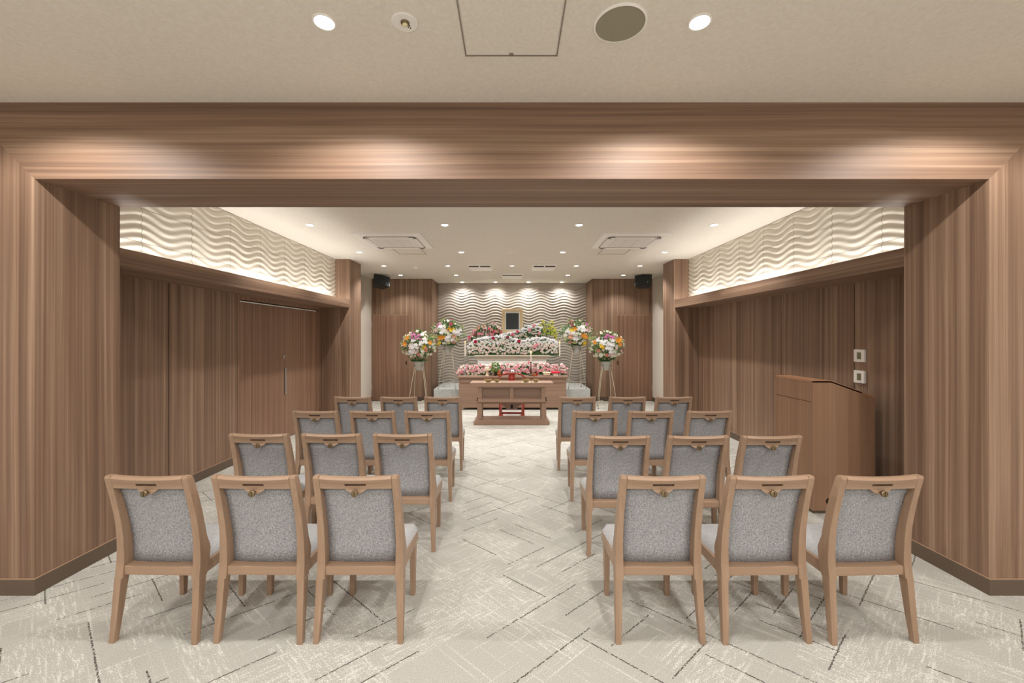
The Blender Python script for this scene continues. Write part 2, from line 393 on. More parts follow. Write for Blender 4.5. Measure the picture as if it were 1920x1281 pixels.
# ------------------------------------------------------------------ ceiling fittings
ORD = {2: ['left', 'right'], 4: ['leftmost', 'second from the left', 'second from the right', 'rightmost'], 5: ['leftmost', 'second from the left', 'middle', 'second from the right', 'rightmost']}
def dl():
    r = thing('ceiling_downlight', '', 'downlight', (0,0,H))
    MB().lathe([(.052, 0), (.052, -.006), (.044, -.006), (.040, 0)], 28).build('trim_ring', 'white2', r, smooth=False)
    MB().lathe([(.040, -.001), (.040, -.004)], 24).build('lamp', 'light_disc', r)
    return r
d0 = dl(); first = True
for nm, y, xs in ROWS:
    for i, x in enumerate(xs):
        o = d0 if first else copy_tree(d0); first = False
        o.location = (x, y, H); o['label'] = 'lit recessed downlight, %s in %s' % (ORD[len(xs)][i], nm); o['group'] = 'recessed ceiling downlights'
for y, xs in BEHIND:
    for i, x in enumerate(xs):
        o = copy_tree(d0); o.location = (x, y, H); o['label'] = 'lit recessed downlight in the lobby ceiling out of frame'; o['group'] = 'lobby downlights out of frame'
for s, nm in ((-1, 'left'), (1, 'right')):
    r = thing('air_conditioner', 'square white four-way ceiling air conditioner on the %s side' % nm, 'air conditioner', (s*1.75, 6.22, H), group='four-way ceiling air conditioners')
    MB().sect([[(-.48,-.48,0),(.48,-.48,0),(.48,.48,0),(-.48,.48,0)], [(-.475,-.475,-.02),(.475,-.475,-.02),(.475,.475,-.02),(-.475,.475,-.02)], [(-.42,-.42,-.032),(.42,-.42,-.032),(.42,.42,-.032),(-.42,.42,-.032)]]).build('panel', 'white2', r)
    for a in range(4):
        m = Matrix.Rotation(a*PI/2, 4, 'Z')
        MB().box(-.30, .30, -.385, -.325, -.036, -.031, m).build('outlet_slot', 'slot_grey', r)
        MB().box(-.27, .27, -.378, -.318, -.045, -.037, m).build('louver', 'white2', r, bevel=.003)
    mb = MB()
    for cx in (-1, 1):
        for cy in (-1, 1):
            pts = [(cx*(.30+.075*math.sin(q)), cy*(.30+.075*math.cos(q)), -.036) for q in [i*PI/2/6 for i in range(7)]]
            mb.tube(pts, .007, 5)
    mb.build('corner_slot', 'grille_shadow', r)
    MB().box(-.285, .285, -.285, .285, -.04, -.03).build('intake_panel', 'white2', r, bevel=.006)
    mb = MB()
    for i in range(13): mb.box(-.25, .25, -.246+i*.04, -.230+i*.04, -.044, -.039)
    for i in range(4): mb.box(-.25+i*.165, -.244+i*.165, -.25, .25, -.046, -.039)
    mb.build('intake_grille', 'white', r)
    # hatch behind it
    h = thing('access_hatch', 'square ceiling access hatch behind the %s air conditioner' % nm, 'hatch', (s*1.73, 6.99, H), group='ceiling access hatches')
    MB().box(-.222, .222, -.222, .222, -.002, .0).build('panel', 'ceiling', h)
    mb = MB()
    for q in ((-.235, .235, -.235, -.227), (-.235, .235, .227, .235), (-.235, -.227, -.235, .235), (.227, .235, -.235, .235)): mb.box(q[0], q[1], q[2], q[3], -.004, 0)
    mb.build('frame', plain('hatch_frame', (160, 145, 126), .5), h)
    MB().lathe([(.008, 0), (.008, -.006)], 12, 0, .20 if True else 0).build('latch', 'steel', h)
h = thing('access_hatch', 'square ceiling access hatch with grey metal frame nearest the camera', 'hatch', (-.003, 1.893, H), group='ceiling access hatches')
MB().box(-.226, .226, -.226, .226, -.002, 0).build('panel', 'ceiling', h)
mb = MB()
for q in ((-.237, .237, -.237, -.231), (-.237, .237, .231, .237), (-.237, -.231, -.237, .237), (.231, .237, -.237, .237)): mb.box(q[0], q[1], q[2], q[3], -.004, 0)
mb.build('frame', plain('grey_metal_frame', (150, 142, 130), .45, .3), h)
MB().box(-.01, .01, .212, .228, -.007, 0).build('latch', 'steel', h)
for x, y, w_, l, div, nm in ((-.655, 8.55, .245, .36, 1, 'left of centre'), (.655, 8.55, .245, .36, 1, 'right of centre'), (.005, 9.78, .245, .36, 0, 'on the centre line nearer the altar')):
    r = thing('air_diffuser', 'small white slotted ceiling diffuser %s' % nm, 'air diffuser', (x, y, H), group='small slotted ceiling diffusers')
    MB().box(-w_, w_, -l, l, -.015, 0).build('panel', 'white2', r, bevel=.004)
    MB().box(-w_+.02, w_-.02, -l+.05, l-.02, -.032, -.015).build('front_cover', 'white2', r, bevel=.008)
    mb = MB()
    if div: mb.box(-w_+.03, -.015, -l+.06, -l+.19, -.036, -.031).box(.015, w_-.03, -l+.06, -l+.19, -.036, -.031)
    else: mb.box(-w_+.02, w_-.02, -l+.06, -l+.17, -.036, -.031)
    mb.build('air_slot', 'grille_shadow', r)
r = thing('ceiling_speaker', 'large round grey speaker grille in the ceiling nearest the camera', 'speaker', (.50, 1.911, H))
MB().lathe([(.120, 0), (.120, -.006), (.112, -.008), (.112, -.004)], 48).build('rim', 'white2', r)
MB().lathe([(.112, -.001), (.112, -.0045)], 48).build('grille', plain('speaker_mesh', (150, 144, 124), .8), r)
r = thing('emergency_light', 'small round white emergency light in the ceiling beside the left downlight', 'emergency light', (-.494, 1.903, H))
MB().lathe([(.061, 0), (.061, -.003), (.055, -.006), (.0, -.006)], 36).build('plate', 'white', r)
MB().lathe([(.02, -.006), (.019, -.012), (.012, -.016), (0, -.018)], 20, .003, -.006, ).build('lens', 'brass', r)
MB().lathe([(.013, -.006), (.012, -.018), (.004, -.022)], 20, .003, -.006).build('bulb', plain('clear_lens', (235, 225, 180), .1), r)
mb = MB()
for q in ((.012, .022), (.019, .014), (.020, .028)): mb.lathe([(.003, -.005), (.003, -.008)], 8, *q)
mb.build('test_button', 'black', r)
r = thing('smoke_detector', 'small white smoke detector on the ceiling beyond the left air conditioner', 'smoke detector', (-1.985, 8.51, H))
MB().lathe([(.05, 0), (.05, -.02), (.04, -.035), (0, -.038)], 24).build('housing', 'white2', r, smooth=False)
MB().lathe([(.02, -.036), (.018, -.046), (0, -.048)], 16).build('sensor', 'white', r)
r = thing('ceiling_sensor', 'tiny flat white sensor on the ceiling centre line', 'sensor', (-.02, 7.07, H))
MB().lathe([(.035, 0), (.035, -.005), (.03, -.008), (0, -.008)], 20).build('plate', 'white2', r)
MB().lathe([(.012, -.008), (.01, -.014), (0, -.016)], 12).build('lens', 'white', r)
for s, nm in ((-1, 'left'), (1, 'right')):
    for i, (bx, by) in enumerate([(.50, 9.67), (.46, 9.67), (.42, 9.67), (.37, 9.67), (.47, 10.27), (.41, 10.27)]):
        o = MB().lathe([(.012, 0), (.012, -.004), (.006, -.006)], 12).build('ceiling_button', 'white', loc=(s*bx, by, H))
        tag(o, 'tiny white ceiling button in the cluster %s of the centre diffuser' % nm, 'button', 'tiny ceiling buttons %s of the centre diffuser' % nm)
# corner loudspeakers
for s, nm, rot in ((-1, 'left', (R(-14), R(8), R(38))), (1, 'right', (R(-12), R(0), R(-22)))):
    r = thing('wall_speaker', 'black box loudspeaker hung below the ceiling in the %s rear corner' % nm, 'loudspeaker', (s*3.06, 9.62, 2.88), group='corner loudspeakers')
    m = Matrix.Rotation(rot[2], 4, 'Z') @ Matrix.Rotation(rot[0], 4, 'X') @ Matrix.Rotation(rot[1], 4, 'Y')
    mb = MB(); mb.prism([(-.19, -.10), (.19, -.10), (.13, .13), (-.13, .13)], lambda a, b, d: m @ Vector((a, b, d)), -.125, .125)
    mb.build('cabinet', 'black', r, bevel=.006)
    MB().box(-.18, .18, -.112, -.10, -.115, .115, m).build('grille', 'blackm', r, bevel=.004)
    MB().box(.09, .11, -.115, -.112, -.055, -.035, m).build('badge', 'steel', r)
    MB().tube([(0, .02, .10), (0, .02, H-2.88)], .015).build('bracket', 'black', r)
# thermostats
for z, nm in ((1.408, 'upper'), (1.199, 'lower')):
    r = thing('wall_controller', '%s of two white square controllers with small display beside the lectern' % nm, 'controller', (SX, 4.11, z), group='square wall controllers')
    MB().box(-.022, 0, -.062, .062, -.062, .062).build('case', 'white', r, bevel=.003)
    MB().box(-.0245, -.022, -.026, .010+.01, -.034, .034).build('display', 'lcd', r)
    MB().box(-.024, -.022, -.052, -.036, -.05, .05).build('button_strip', 'white2', r)
# ------------------------------------------------------------------ lectern
r = thing('lectern', 'brown wooden lectern with sloping top standing against the right wall', 'lectern', (2.71, 3.72, 0))
prof = [(0, .03), (.56, .03), (.56, 1.057), (.545, 1.063), (.16, 1.20), (0, 1.20)]
MB().prism([(0, .03), (.44, .03), (.44, 1.099), (.16, 1.199), (0, 1.199)], lambda a, b, d: (a, d, b), 0, .02).build('side_panel', 'lectern_wood', r, bevel=.002)
MB().prism([(0, .03), (.44, .03), (.44, 1.099), (.16, 1.199), (0, 1.199)], lambda a, b, d: (a, d, b), .53, .55).build('side_panel', 'lectern_wood', r, bevel=.002)
MB().prism([(.44, .03), (.56, .03), (.56, 1.057), (.44, 1.099)], lambda a, b, d: (a, d, b), .004, .018).build('side_wing', 'lectern_wood', r)
MB().prism([(.44, .03), (.56, .03), (.56, 1.057), (.44, 1.099)], lambda a, b, d: (a, d, b), .532, .546).build('side_wing', 'lectern_wood', r)
MB().box(.001, .02, .02, .53, .03, 1.003).build('front_panel', 'lectern_wood', r)
MB().box(.001, .02, .02, .53, 1.008, 1.19).build('upper_front_panel', 'lectern_wood', r)
MB().prism([(.0, 1.183), (.16, 1.183), (.56, 1.04), (.56, 1.058), (.16, 1.203), (0, 1.203)], lambda a, b, d: (a, d, b), .0, .55).build('desk_top', plain('light_edge_top', (168, 122, 90), .4), r, bevel=.002)
MB().box(.02, .50, .02, .53, .55, .57).build('shelf', 'lectern_wood', r)
MB().box(.015, .54, .015, .535, 0, .03).build('plinth', 'base', r)
m = Matrix.Translation((.14, -.001, .117)) @ Matrix.Rotation(PI/2, 4, 'X')
MB().lathe([(.027, 0), (.027, .006), (.02, .008), (.02, .001)], 20, m=m).build('cable_port', 'bronze', r)
MB().lathe([(.0195, .0), (.0195, .003)], 20, m=m).build('port_hole', 'seam', r)
# ------------------------------------------------------------------ chairs
def lerp(a, b, t_): return a+(b-a)*t_
def make_chair():
    r = thing('dining_chair', '', 'chair')
    st = [(0, .0, .028, .206, .233), (.06, .005, .036, .202, .232), (.14, .012, .048, .198, .231), (.24, .020, .062, .195, .230), (.322, .026, .074, .192, .229), (.323, .026, .082, .184, .227), (.40, .036, .100, .185, .227),
          (.455, .037, .110, .186, .226), (.48, .036, .104, .187, .225), (.53, .034, .086, .187, .224), (.60, .026, .074, .187, .222), (.68, .011, .058, .187, .220), (.76, -.008, .038, .186, .218), (.82, -.024, .020, .185, .217), (.872, -.038, .002, .185, .217), (.885, -.036, -.006, .187, .214)]
    for s in (-1, 1):
        MB().sect([[(s*xi, y0, z), (s*xo, y0, z), (s*xo, y1, z), (s*xi, y1, z)] for z, y0, y1, xi, xo in st]).build('rear_leg', 'chair_z', r, bevel=.004)
        MB().sect([[(s*(.186-h_), .405, z), (s*(.186+h_), .405, z), (s*(.186+h_), .405+2*h_+.004, z), (s*(.186-h_), .405+2*h_+.004, z)] for z, h_ in ((0, .0135), (.33, .019))]).build('front_leg', 'chair_z', r, bevel=.003)
        MB().sect([[(s*(.176), .10, .322), (s*.214, .10, .322), (s*.214, .10, .384), (s*.176, .10, .384)], [(s*(.176), .45, .325), (s*.212, .45, .325), (s*.212, .45, .388), (s*.176, .45, .388)]]).build('side_rail', 'chair_y', r, bevel=.004)
    MB().box(-.176, .176, .425, .452, .325, .388).build('front_rail', 'chair_x', r, bevel=.004)
    MB().sect([[(x, .038, .337), (x, .038, .383), (x, .112, .392), (x, .112, .337)] for x in (-.186, .186)]).build('lower_rail', 'chair_x', r, bevel=.003)
    # top rail, bowed backwards, with a hand slot
    def ry(x, z, front):
        q = 1-(x/.184)**2; base = -.024-.28*(z-.82)
        return base+.034-.010*q if front else base-.014*q*(.35+.65*(z-.815)/.07)
    def piece(mb, x0, x1, z0, z1, n=8):
        secs = []
        for i in range(n+1):
            x = lerp(x0, x1, i/n); q = 1-(x/.184)**2; dz = -.005*q if z1 > .88 else 0
            a, b = z0, z1+dz
            secs.append([(x, ry(x, a, 0), a), (x, ry(x, b, 0)+(.006 if z1 > .88 else 0), b), (x, ry(x, b, 1), b), (x, ry(x, a, 1), a)])
            if z1 > .88: secs[-1] = [(x, ry(x, a, 0), a), (x, ry(x, b-.012, 0)-.003, b-.012), (x, ry(x, b, 0)+.010, b), (x, ry(x, b, 1), b), (x, ry(x, a, 1), a)]
        mb.sect(secs)
    mb = MB(); piece(mb, -.184, .184, .846, .884, 12); piece(mb, -.184, .184, .816, .8335, 12); piece(mb, -.184, -.054, .8335, .846, 4); piece(mb, .054, .184, .8335, .846, 4)
    mb.build('top_rail', 'chair_x', r, bevel=.0015)
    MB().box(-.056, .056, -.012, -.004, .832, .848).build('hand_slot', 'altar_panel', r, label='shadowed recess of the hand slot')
    # upholstered back, gently curved
    zs = [.388, .46, .53, .60, .68, .76, .822]; yb = [.085, .088, .083, .070, .052, .030, .006]
    V = []; nx = 9
    for side in (0, 1):
        for z, y in zip(zs, yb):
            for i in range(nx):
                x = lerp(-.1885, .1885, i/(nx-1)); q = 1-(x/.1885)**2; e = min(1, (z-.388)/.05, (.822-z)/.04+.2)
                V.append((x, y-.010*q if side == 0 else y+.018+.012*q**.5*max(e, 0), z))
    n1 = len(zs)*nx; F = []
    for j in range(len(zs)-1):
        for i in range(nx-1):
            a = j*nx+i; F.append((a, a+1, a+nx+1, a+nx)); F.append((n1+a, n1+a+nx, n1+a+nx+1, n1+a+1))
    for i in range(nx-1):
        F.append((i, n1+i, n1+i+1, i+1)); a = (len(zs)-1)*nx+i; F.append((a, a+1, n1+a+1, n1+a))
    for j in range(len(zs)-1):
        a = j*nx; F.append((a, a+nx, n1+a+nx, n1+a)); a += nx-1; F.append((a, n1+a, n1+a+nx, a+nx))
    mb = MB(); mb.add(V, F); mb.build('backrest', 'fab_back', r, smooth=True)
    # cushion: domed, slightly wider in front
    V = []; N = 12; F = []
    for j in range(N+1):
        for i in range(N+1):
            a, b = 2*i/N-1, 2*j/N-1
            a2 = math.copysign(abs(a)**.8, a); b2 = math.copysign(abs(b)**.8, b)
            edge = min(1-abs(a2), 1-abs(b2)); h_ = .388+.044*min(1, (edge/.16))**.5+.006*(1-a*a)*(1-b*b)
            y = .275+.188*b2; hw = lerp(.193, .213, (b2+1)/2)
            V.append((a2*hw, y, h_))
    for j in range(N):
        for i in range(N): k = j*(N+1)+i; F.append((k, k+1, k+N+2, k+N+1))
    ring = [i for i in range(N+1)]+[j*(N+1)+N for j in range(1, N+1)]+[N*(N+1)+i for i in range(N-1, -1, -1)]+[j*(N+1) for j in range(N-1, 0, -1)]
    base = len(V)
    for k in ring: V.append((V[k][0], V[k][1], .376))
    for q in range(len(ring)): w2 = (q+1) % len(ring); F.append((ring[q], base+q, base+w2, ring[w2]))
    F.append(tuple(base+q for q in range(len(ring))))
    mb = MB(); mb.add(V, F); mb.build('seat', 'fab_seat', r, smooth=True)
    br = MB(); br.prism([(-.058, .818), (.058, .818), (.045, .806), (.018, .790), (-.018, .790), (-.045, .806)], lambda a, b, d: (a, d, b), -.026, -.010)
    bk = br.build('hook_plate', 'chair_x', r, bevel=.001)
    m = Matrix.Translation((0, -.026, .799)) @ Matrix.Rotation(PI/2, 4, 'X')
    kb = MB().lathe([(.008, 0), (.008, .010), (.0155, .011), (.017, .014), (.017, .022), (.0155, .025), (.013, .0255), (.013, .0235), (0, .0235)], 20, m=m).build('bag_knob', 'brass', bk, label='round antique brass knob')
    MB().box(-.0015, .0015, -.0502, -.049, .787, .811).build('knob_slot', 'bronze', kb)
    return r
ch = make_chair(); ROWN = ['nearest row', 'second nearest row', 'third nearest row', 'farthest row']
SN = ['next to the aisle', 'in the middle', 'on the outer end']
CH = []
yaws = [R(-7), R(-4), R(-1)]
for k, (y, xs) in enumerate([(2.143, (-1.866, -1.32, -.80)), (3.06, (-1.86, -1.328, -.803)), (4.0, (-1.893, -1.344, -.817)), (4.93, (-1.895, -1.348, -.824))]):
    for i, x in enumerate(xs): CH.append((x, y, (R(-1.5), R(-1), R(0))[i], 'left of the aisle', 2-i, k))
for k, (y, xs) in enumerate([(2.14, (.772, 1.326, 1.886)), (3.0, (.778, 1.34, 1.87)), (4.0, (.80, 1.338, 1.905)), (4.93, (.777, 1.372, 1.925))]):
    for i, x in enumerate(xs): CH.append((x, y, (R(0), R(1), R(2))[i], 'right of the aisle', i, k))
for n_, (x, y, rz, side, i, k) in enumerate(CH):
    o = ch if n_ == 0 else copy_tree(ch)
    o.location = (x, y, 0); o.rotation_euler = (0, 0, rz)
    o['label'] = 'grey-backed chair %s, %s, %s' % (side, ROWN[k], SN[i]); o['group'] = 'wooden chairs in rows facing the altar'
# ------------------------------------------------------------------ incense table
r = thing('incense_table', 'low brown wooden incense table in front of the altar', 'table', (-.006, 7.46, 0))
MB().box(-.757, .757, .02, .42, .69, .764).build('tabletop', 'altar_wood', r, bevel=.003)
MB().box(-.684, .684, 0, .46, 0, .065).box(-.666, .666, .018, .44, .065, .088).build('base', 'altar_wood', r, bevel=.002)
for sx in (-1, 1):
    for y in (.045, .34):
        sbox(sx, .54, .628, y, y+.06, .088, .40).build('leg', 'altar_wood', r, bevel=.002)
        sbox(sx, .54, .615, y, y+.05, .463, .69).build('upper_post', 'altar_wood', r, bevel=.002)
    MB().prism([(sx*.615, .43), (sx*.655, .45), (sx*.650, .475), (sx*.635, .475), (sx*.63, .463), (sx*.615, .463)], lambda a, b, d: (a, d, b), .02, .44).build('shelf_end', 'altar_wood', r)
MB().box(-.035, .035, .05, .07, .463, .69).build('centre_post', 'altar_wood', r)
MB().box(-.64, .64, .02, .44, .41, .463).build('shelf', 'altar_wood', r, bevel=.003)
MB().box(-.54, .54, .075, .09, .463, .69).build('back_panel', 'altar_panel', r)
MB().box(-.54, .54, .055, .075, .468, .485).box(-.54, .54, .055, .075, .67, .69).build('panel_moulding', 'altar_wood', r)
MB().box(-.54, .54, .36, .38, .335, .41).build('apron', 'altar_wood', r)
tt = .764
def bowl(x, y, s, lab, cl):
    c_ = MB().box(-.085*s, .085*s, -.07*s, .07*s, 0, .002).build('table_mat', 'cloth', loc=(x, y, tt)); tag(c_, cl, 'mat', 'cloth mats on the incense table')
    r = thing('incense_bowl', lab, 'bowl', (x, y, tt+.002), group='incense bowls on the table')
    MB().lathe([(.03*s, 0), (.034*s, .006), (.062*s, .018), (.072*s, .045), (.074*s, .052), (.068*s, .052), (.06*s, .03), (0, .03)], 24).build('bowl', 'celadon', r, smooth=False)
    MB().lathe([(.0745*s, .044), (.0765*s, .047), (.0765*s, .052), (.0745*s, .053)], 24).build('rim', 'gold', r)
bowl(-.435, 7.60, 1.0, 'celadon incense bowl with gold rim, leftmost on the incense table', 'pale cloth mat under the leftmost incense bowl')
bowl(-.275, 7.60, .8, 'smaller celadon bowl beside the leftmost bowl on the incense table', 'pale cloth mat under the second incense bowl from the left')
bowl(.255, 7.60, 1.0, 'celadon incense bowl with gold rim right of the red chair arms', 'pale cloth mat under the second incense bowl from the right')
bowl(.44, 7.60, .8, 'smaller celadon bowl, rightmost on the incense table', 'pale cloth mat under the rightmost incense bowl')
# ------------------------------------------------------------------ priest's red chair
r = thing('priest_chair', 'red lacquered folding armchair between the incense table and the altar', 'chair', (-.005, 8.25, 0))
arc = [(.26*math.cos(a)*1.0, -.02+.22*math.sin(a)-.20, .885-.10*abs(math.cos(a))**3) for a in [PI+i*PI/16 for i in range(17)]]
MB().tube([(x, y+.24, z) for x, y, z in arc], .014, 8).build('arm_rail', 'red', r, smooth=True)
MB().box(-.065, .065, -.20, -.18, .50, .875).build('back_splat', 'red', r, bevel=.004)
mb = MB()
for q in range(4):
    m = Matrix.Translation((0, -.201, .80)) @ Matrix.Rotation(q*PI/2, 4, 'Y')
    mb.lathe([(.012, 0), (.012, .003)], 10, m=m @ Matrix.Translation((.02, 0, 0)) @ Matrix.Rotation(PI/2, 4, 'X'))
mb.build('flower_crest', 'red_pale', r, label='pale four-petal crest')
MB().box(-.23, .23, -.18, .20, .44, .47).build('seat', 'red', r, bevel=.004)
MB().prism([(-.19, .44), (.19, .44), (.19, .26), (.15, .24), (.10, .17), (.03, .16), (-.03, .16), (-.10, .17), (-.15, .24), (-.19, .26)], lambda a, b, d: (a, d, b), -.12, -.10).build('apron', 'altar_panel', r)
MB().box(-.022, .022, -.124, -.12, .19, .265).build('apron_hole', 'seam', r)
for s in (-1, 1):
    sbox(s, .19, .225, -.16, -.13, .03, .44).build('leg', 'red_pale', r, bevel=.003)
    sbox(s, .23, .255, .12, .15, .03, .44).build('leg', 'red', r, bevel=.003)
    sbox(s, .18, .26, -.19, .18, 0, .03).build('foot', 'red', r, bevel=.003)
    MB().tube([(s*.235, -.0, .45), (s*.245, .0, .66), (s*.255, .03, .80)], .010, 8).build('arm_post', 'red', r)
MB().box(-.19, .19, -.155, -.135, .085, .12).build('stretcher', 'red', r)
# ------------------------------------------------------------------ altar cabinet
AY = 9.02; AT = .738
r = thing('altar_cabinet', 'long brown wooden altar cabinet with moulded top below the flowers', 'cabinet', (.012, AY, 0))
MB().box(-1.205, 1.205, -.01, .62, AT-.038, AT).build('top', 'altar_wood', r, bevel=.004)
MB().box(-1.175, 1.175, .015, .60, .125, AT-.038).build('body', 'altar_wood', r)
MB().box(-1.14, 1.14, .005, .02, .60, .65).box(-1.14, 1.14, .008, .02, .585, .595).build('front_moulding', 'altar_wood', r, bevel=.002)
MB().prism([(-1.175, 0), (-1.10, 0), (-1.05, .05), (1.05, .05), (1.10, 0), (1.175, 0), (1.175, .125), (-1.175, .125)], lambda a, b, d: (a, d, b), .01, .035).build('shaped_base', 'altar_wood', r)
for s in (-1, 1): sbox(s, 1.12, 1.175, .5, .6, 0, .125).build('foot', 'altar_wood', r)
# cream stand on the plinth that carries the flower bank, and the tiers behind it
r = thing('flower_shelf', 'cream moulded shelf box on the stone plinth under the flower bank', 'shelf', (0, 10.0, PZ))
z = 1.156-PZ
MB().box(-.90, .90, -.06, .42, z-.03, z).box(-.88, .88, -.04, .42, z-.06, z-.03).box(-.85, .85, -.02, .42, z-.11, z-.075).build('cornice', 'cream', r, bevel=.003)
MB().box(-.83, .83, 0, .40, 0, z-.05).build('body', 'paper', r)
mb = MB()
for x in (-.42, 0, .42): mb.box(x-.004, x+.004, -.003, 0, 0, z-.11)
mb.build('panel_joint', 'cream', r)
r = thing('tiered_stand', 'white tiered stand behind the flower bank, carrying the portrait', 'stand', (0, 10.43, PZ))
MB().box(-.80, .80, 0, .34, 0, 1.07).box(-.93, .93, 0, .34, 1.07, 1.10).build('lower_tier', 'paper', r)
MB().box(-.19, .19, .2, .34, 1.10, 1.345).build('upper_tier', 'paper', r)
# portrait
r = thing('portrait_frame', 'pale gold framed blank dark portrait above the flower bank', 'picture frame', (.012, 10.70, PZ+1.345))
mz = Matrix.Rotation(R(-4), 4, 'X')
def fr(mb, wo, wi, zo0, zo1, zi0, zi1, y0, y1):
    mb.box(-wo, -wi, y0, y1, zo0, zo1, mz).box(wi, wo, y0, y1, zo0, zo1, mz).box(-wi, wi, y0, y1, zi1, zo1, mz).box(-wi, wi, y0, y1, zo0, zi0, mz)
    return mb
fr(MB(), .272, .20, 0, .625, .06, .555, -.03, .03).build('frame', 'gold_frame', r, bevel=.008)
fr(MB(), .20, .165, .06, .555, .09, .515, -.015, .01).build('mount', 'paper', r)
MB().box(-.165, .165, -.008, .0, .09, .515, mz).build('picture', 'photo', r, label='blank dark picture surface')
# ------------------------------------------------------------------ flowers
rnd = random.Random(7)
PM = {}
def petal_mat(c):
    if c not in PM:
        t = NT('petal_%d_%d_%d' % c); n = t.noise(t.mapping((1,1,1)), 60, 2)
        t.base(t.mix(n, lin(tuple(max(0, int(v*.93)) for v in c)), lin(c))); t.b.inputs['Roughness'].default_value = .7
        t.b.inputs['Subsurface Weight'].default_value = 0; PM[c] = t.m
    return PM[c]
BM = {}
def bloom_mesh(kind, col, heart=None):
    """unit-radius bloom opening towards +Z"""
    key = (kind, col)
    if key in BM: return BM[key]
    mb = MB(); rg = random.Random(hash(kind) % 97 if False else len(kind)*13)
    def petal(ang, l, wd, tilt, base_r=.06, zb=0, tip=.35, curl=.15):
        ca, sa = math.cos(ang), math.sin(ang); P = []
        for q, ww in ((0, .35), (.35, .9), (.7, 1.0), (1.0, tip)):
            rr = base_r+l*q*math.cos(tilt*(1-curl*q*1.2)); zz = zb+l*q*math.sin(tilt)-curl*l*q*q*.8
            for e in (-1, 0, 1):
                xx, yy = rr, e*wd*ww*.5; P.append((xx*ca-yy*sa, xx*sa+yy*ca, zz+(abs(e)*.10*wd)))
        mb.add(P, [(i*3+j, i*3+j+1, i*3+j+4, i*3+j+3) for i in range(3) for j in range(2)])
    if kind == 'mum':
        for k, (n, l, tl, zb) in enumerate([(11, .95, R(12), 0), (10, .8, R(38), .05), (7, .6, R(62), .1), (4, .4, R(80), .14)]):
            for i in range(n): petal(2*PI*i/n+k*.3, l, .36, tl, .04, zb, .6, .1)
    elif kind == 'rose':
        for k, (n, l, tl, zb) in enumerate([(5, .95, R(20), -.05), (5, .85, R(50), 0), (4, .75, R(72), .03), (3, .6, R(84), .06)]):
            for i in range(n): petal(2*PI*i/n+k*.6, l, .95-.12*k, tl, .06, zb, .75, .18)
    elif kind == 'lily':
        for i in range(6): petal(2*PI*i/6+(.1 if i % 2 else 0), 1.05, .36 if i % 2 else .46, R(42), .05, 0, .05, .5)
    elif kind == 'orchid':
        for a, l, wd in ((0, .9, .95), (PI, .9, .95), (PI/2, .9, .6), (PI*1.28, .85, .55), (-PI*.28, .85, .55)): petal(a, l, wd, R(10), .04, 0, .55, .05)
        for i in range(3): petal(-PI/2+(i-1)*.6, .35, .3, R(60), .02, .02, .4, .1)
    elif kind == 'bud':
        for i in range(5): petal(2*PI*i/5, 1.6, .5, R(82), .12, -.2, .15, -.05)
    me = mb.mesh(kind, petal_mat(col), True); BM[key] = me; return me
NAMES = {'mum': 'chrysanthemum', 'rose': 'rose', 'lily': 'lily', 'orchid': 'orchid', 'bud': 'flower_bud'}
def put_bloom(parent, kind, col, p, nrm, size, label=None):
    o = bpy.data.objects.new(NAMES[kind], bloom_mesh(kind, col)); C.objects.link(o); o.parent = parent
    n = Vector(nrm).normalized(); q = n.to_track_quat('Z', 'Y')
    m = Matrix.Translation(p) @ q.to_matrix().to_4x4() @ Matrix.Rotation(rnd.uniform(-.5, .5), 4, 'Z') @ Matrix.Diagonal((size, size, size, 1))
    o.matrix_local = m
    if label: o['label'] = label
    return o
def leaf(mb, p, d, l, wd):
    p = Vector(p); d = Vector(d).normalized(); s_ = d.cross(Vector((rnd.uniform(-.3, .3), rnd.uniform(-1, .3), rnd.uniform(.3, 1)))).normalized(); n = s_.cross(d)
    mb.add([p, p+d*l*.35+s_*wd*.5+n*l*.05, p+d*l*.35-s_*wd*.5+n*l*.05, p+d*l*.75+s_*wd*.38+n*l*.06, p+d*l*.75-s_*wd*.38+n*l*.06, p+d*l-n*l*.05], [(0, 1, 2), (1, 3, 4, 2), (3, 5, 4)])
WHITE = (253, 251, 252); CREAM = (248, 245, 228); PINKP = (250, 226, 220); YEL = (246, 208, 40); ORA = (244, 160, 44); MAG = (206, 110, 170); SAL = (236, 168, 146)
PALEG = (222, 222, 160); CRIM = (188, 18, 62); ROSEP = (248, 172, 182); HOT = (246, 120, 152); DARKR = (150, 56, 72)
COLN = {WHITE: 'white', CREAM: 'cream', PINKP: 'pale pink', YEL: 'yellow', ORA: 'orange', MAG: 'magenta', SAL: 'salmon pink', PALEG: 'pale green', CRIM: 'crimson', ROSEP: 'pink', HOT: 'hot pink', DARKR: 'dark red'}
KN = {'mum': 'chrysanthemum', 'rose': 'rose', 'lily': 'lily', 'orchid': 'orchid', 'bud': 'flower bud'}
def lb(col, kind): return '%s %s' % (COLN[col], KN[kind])
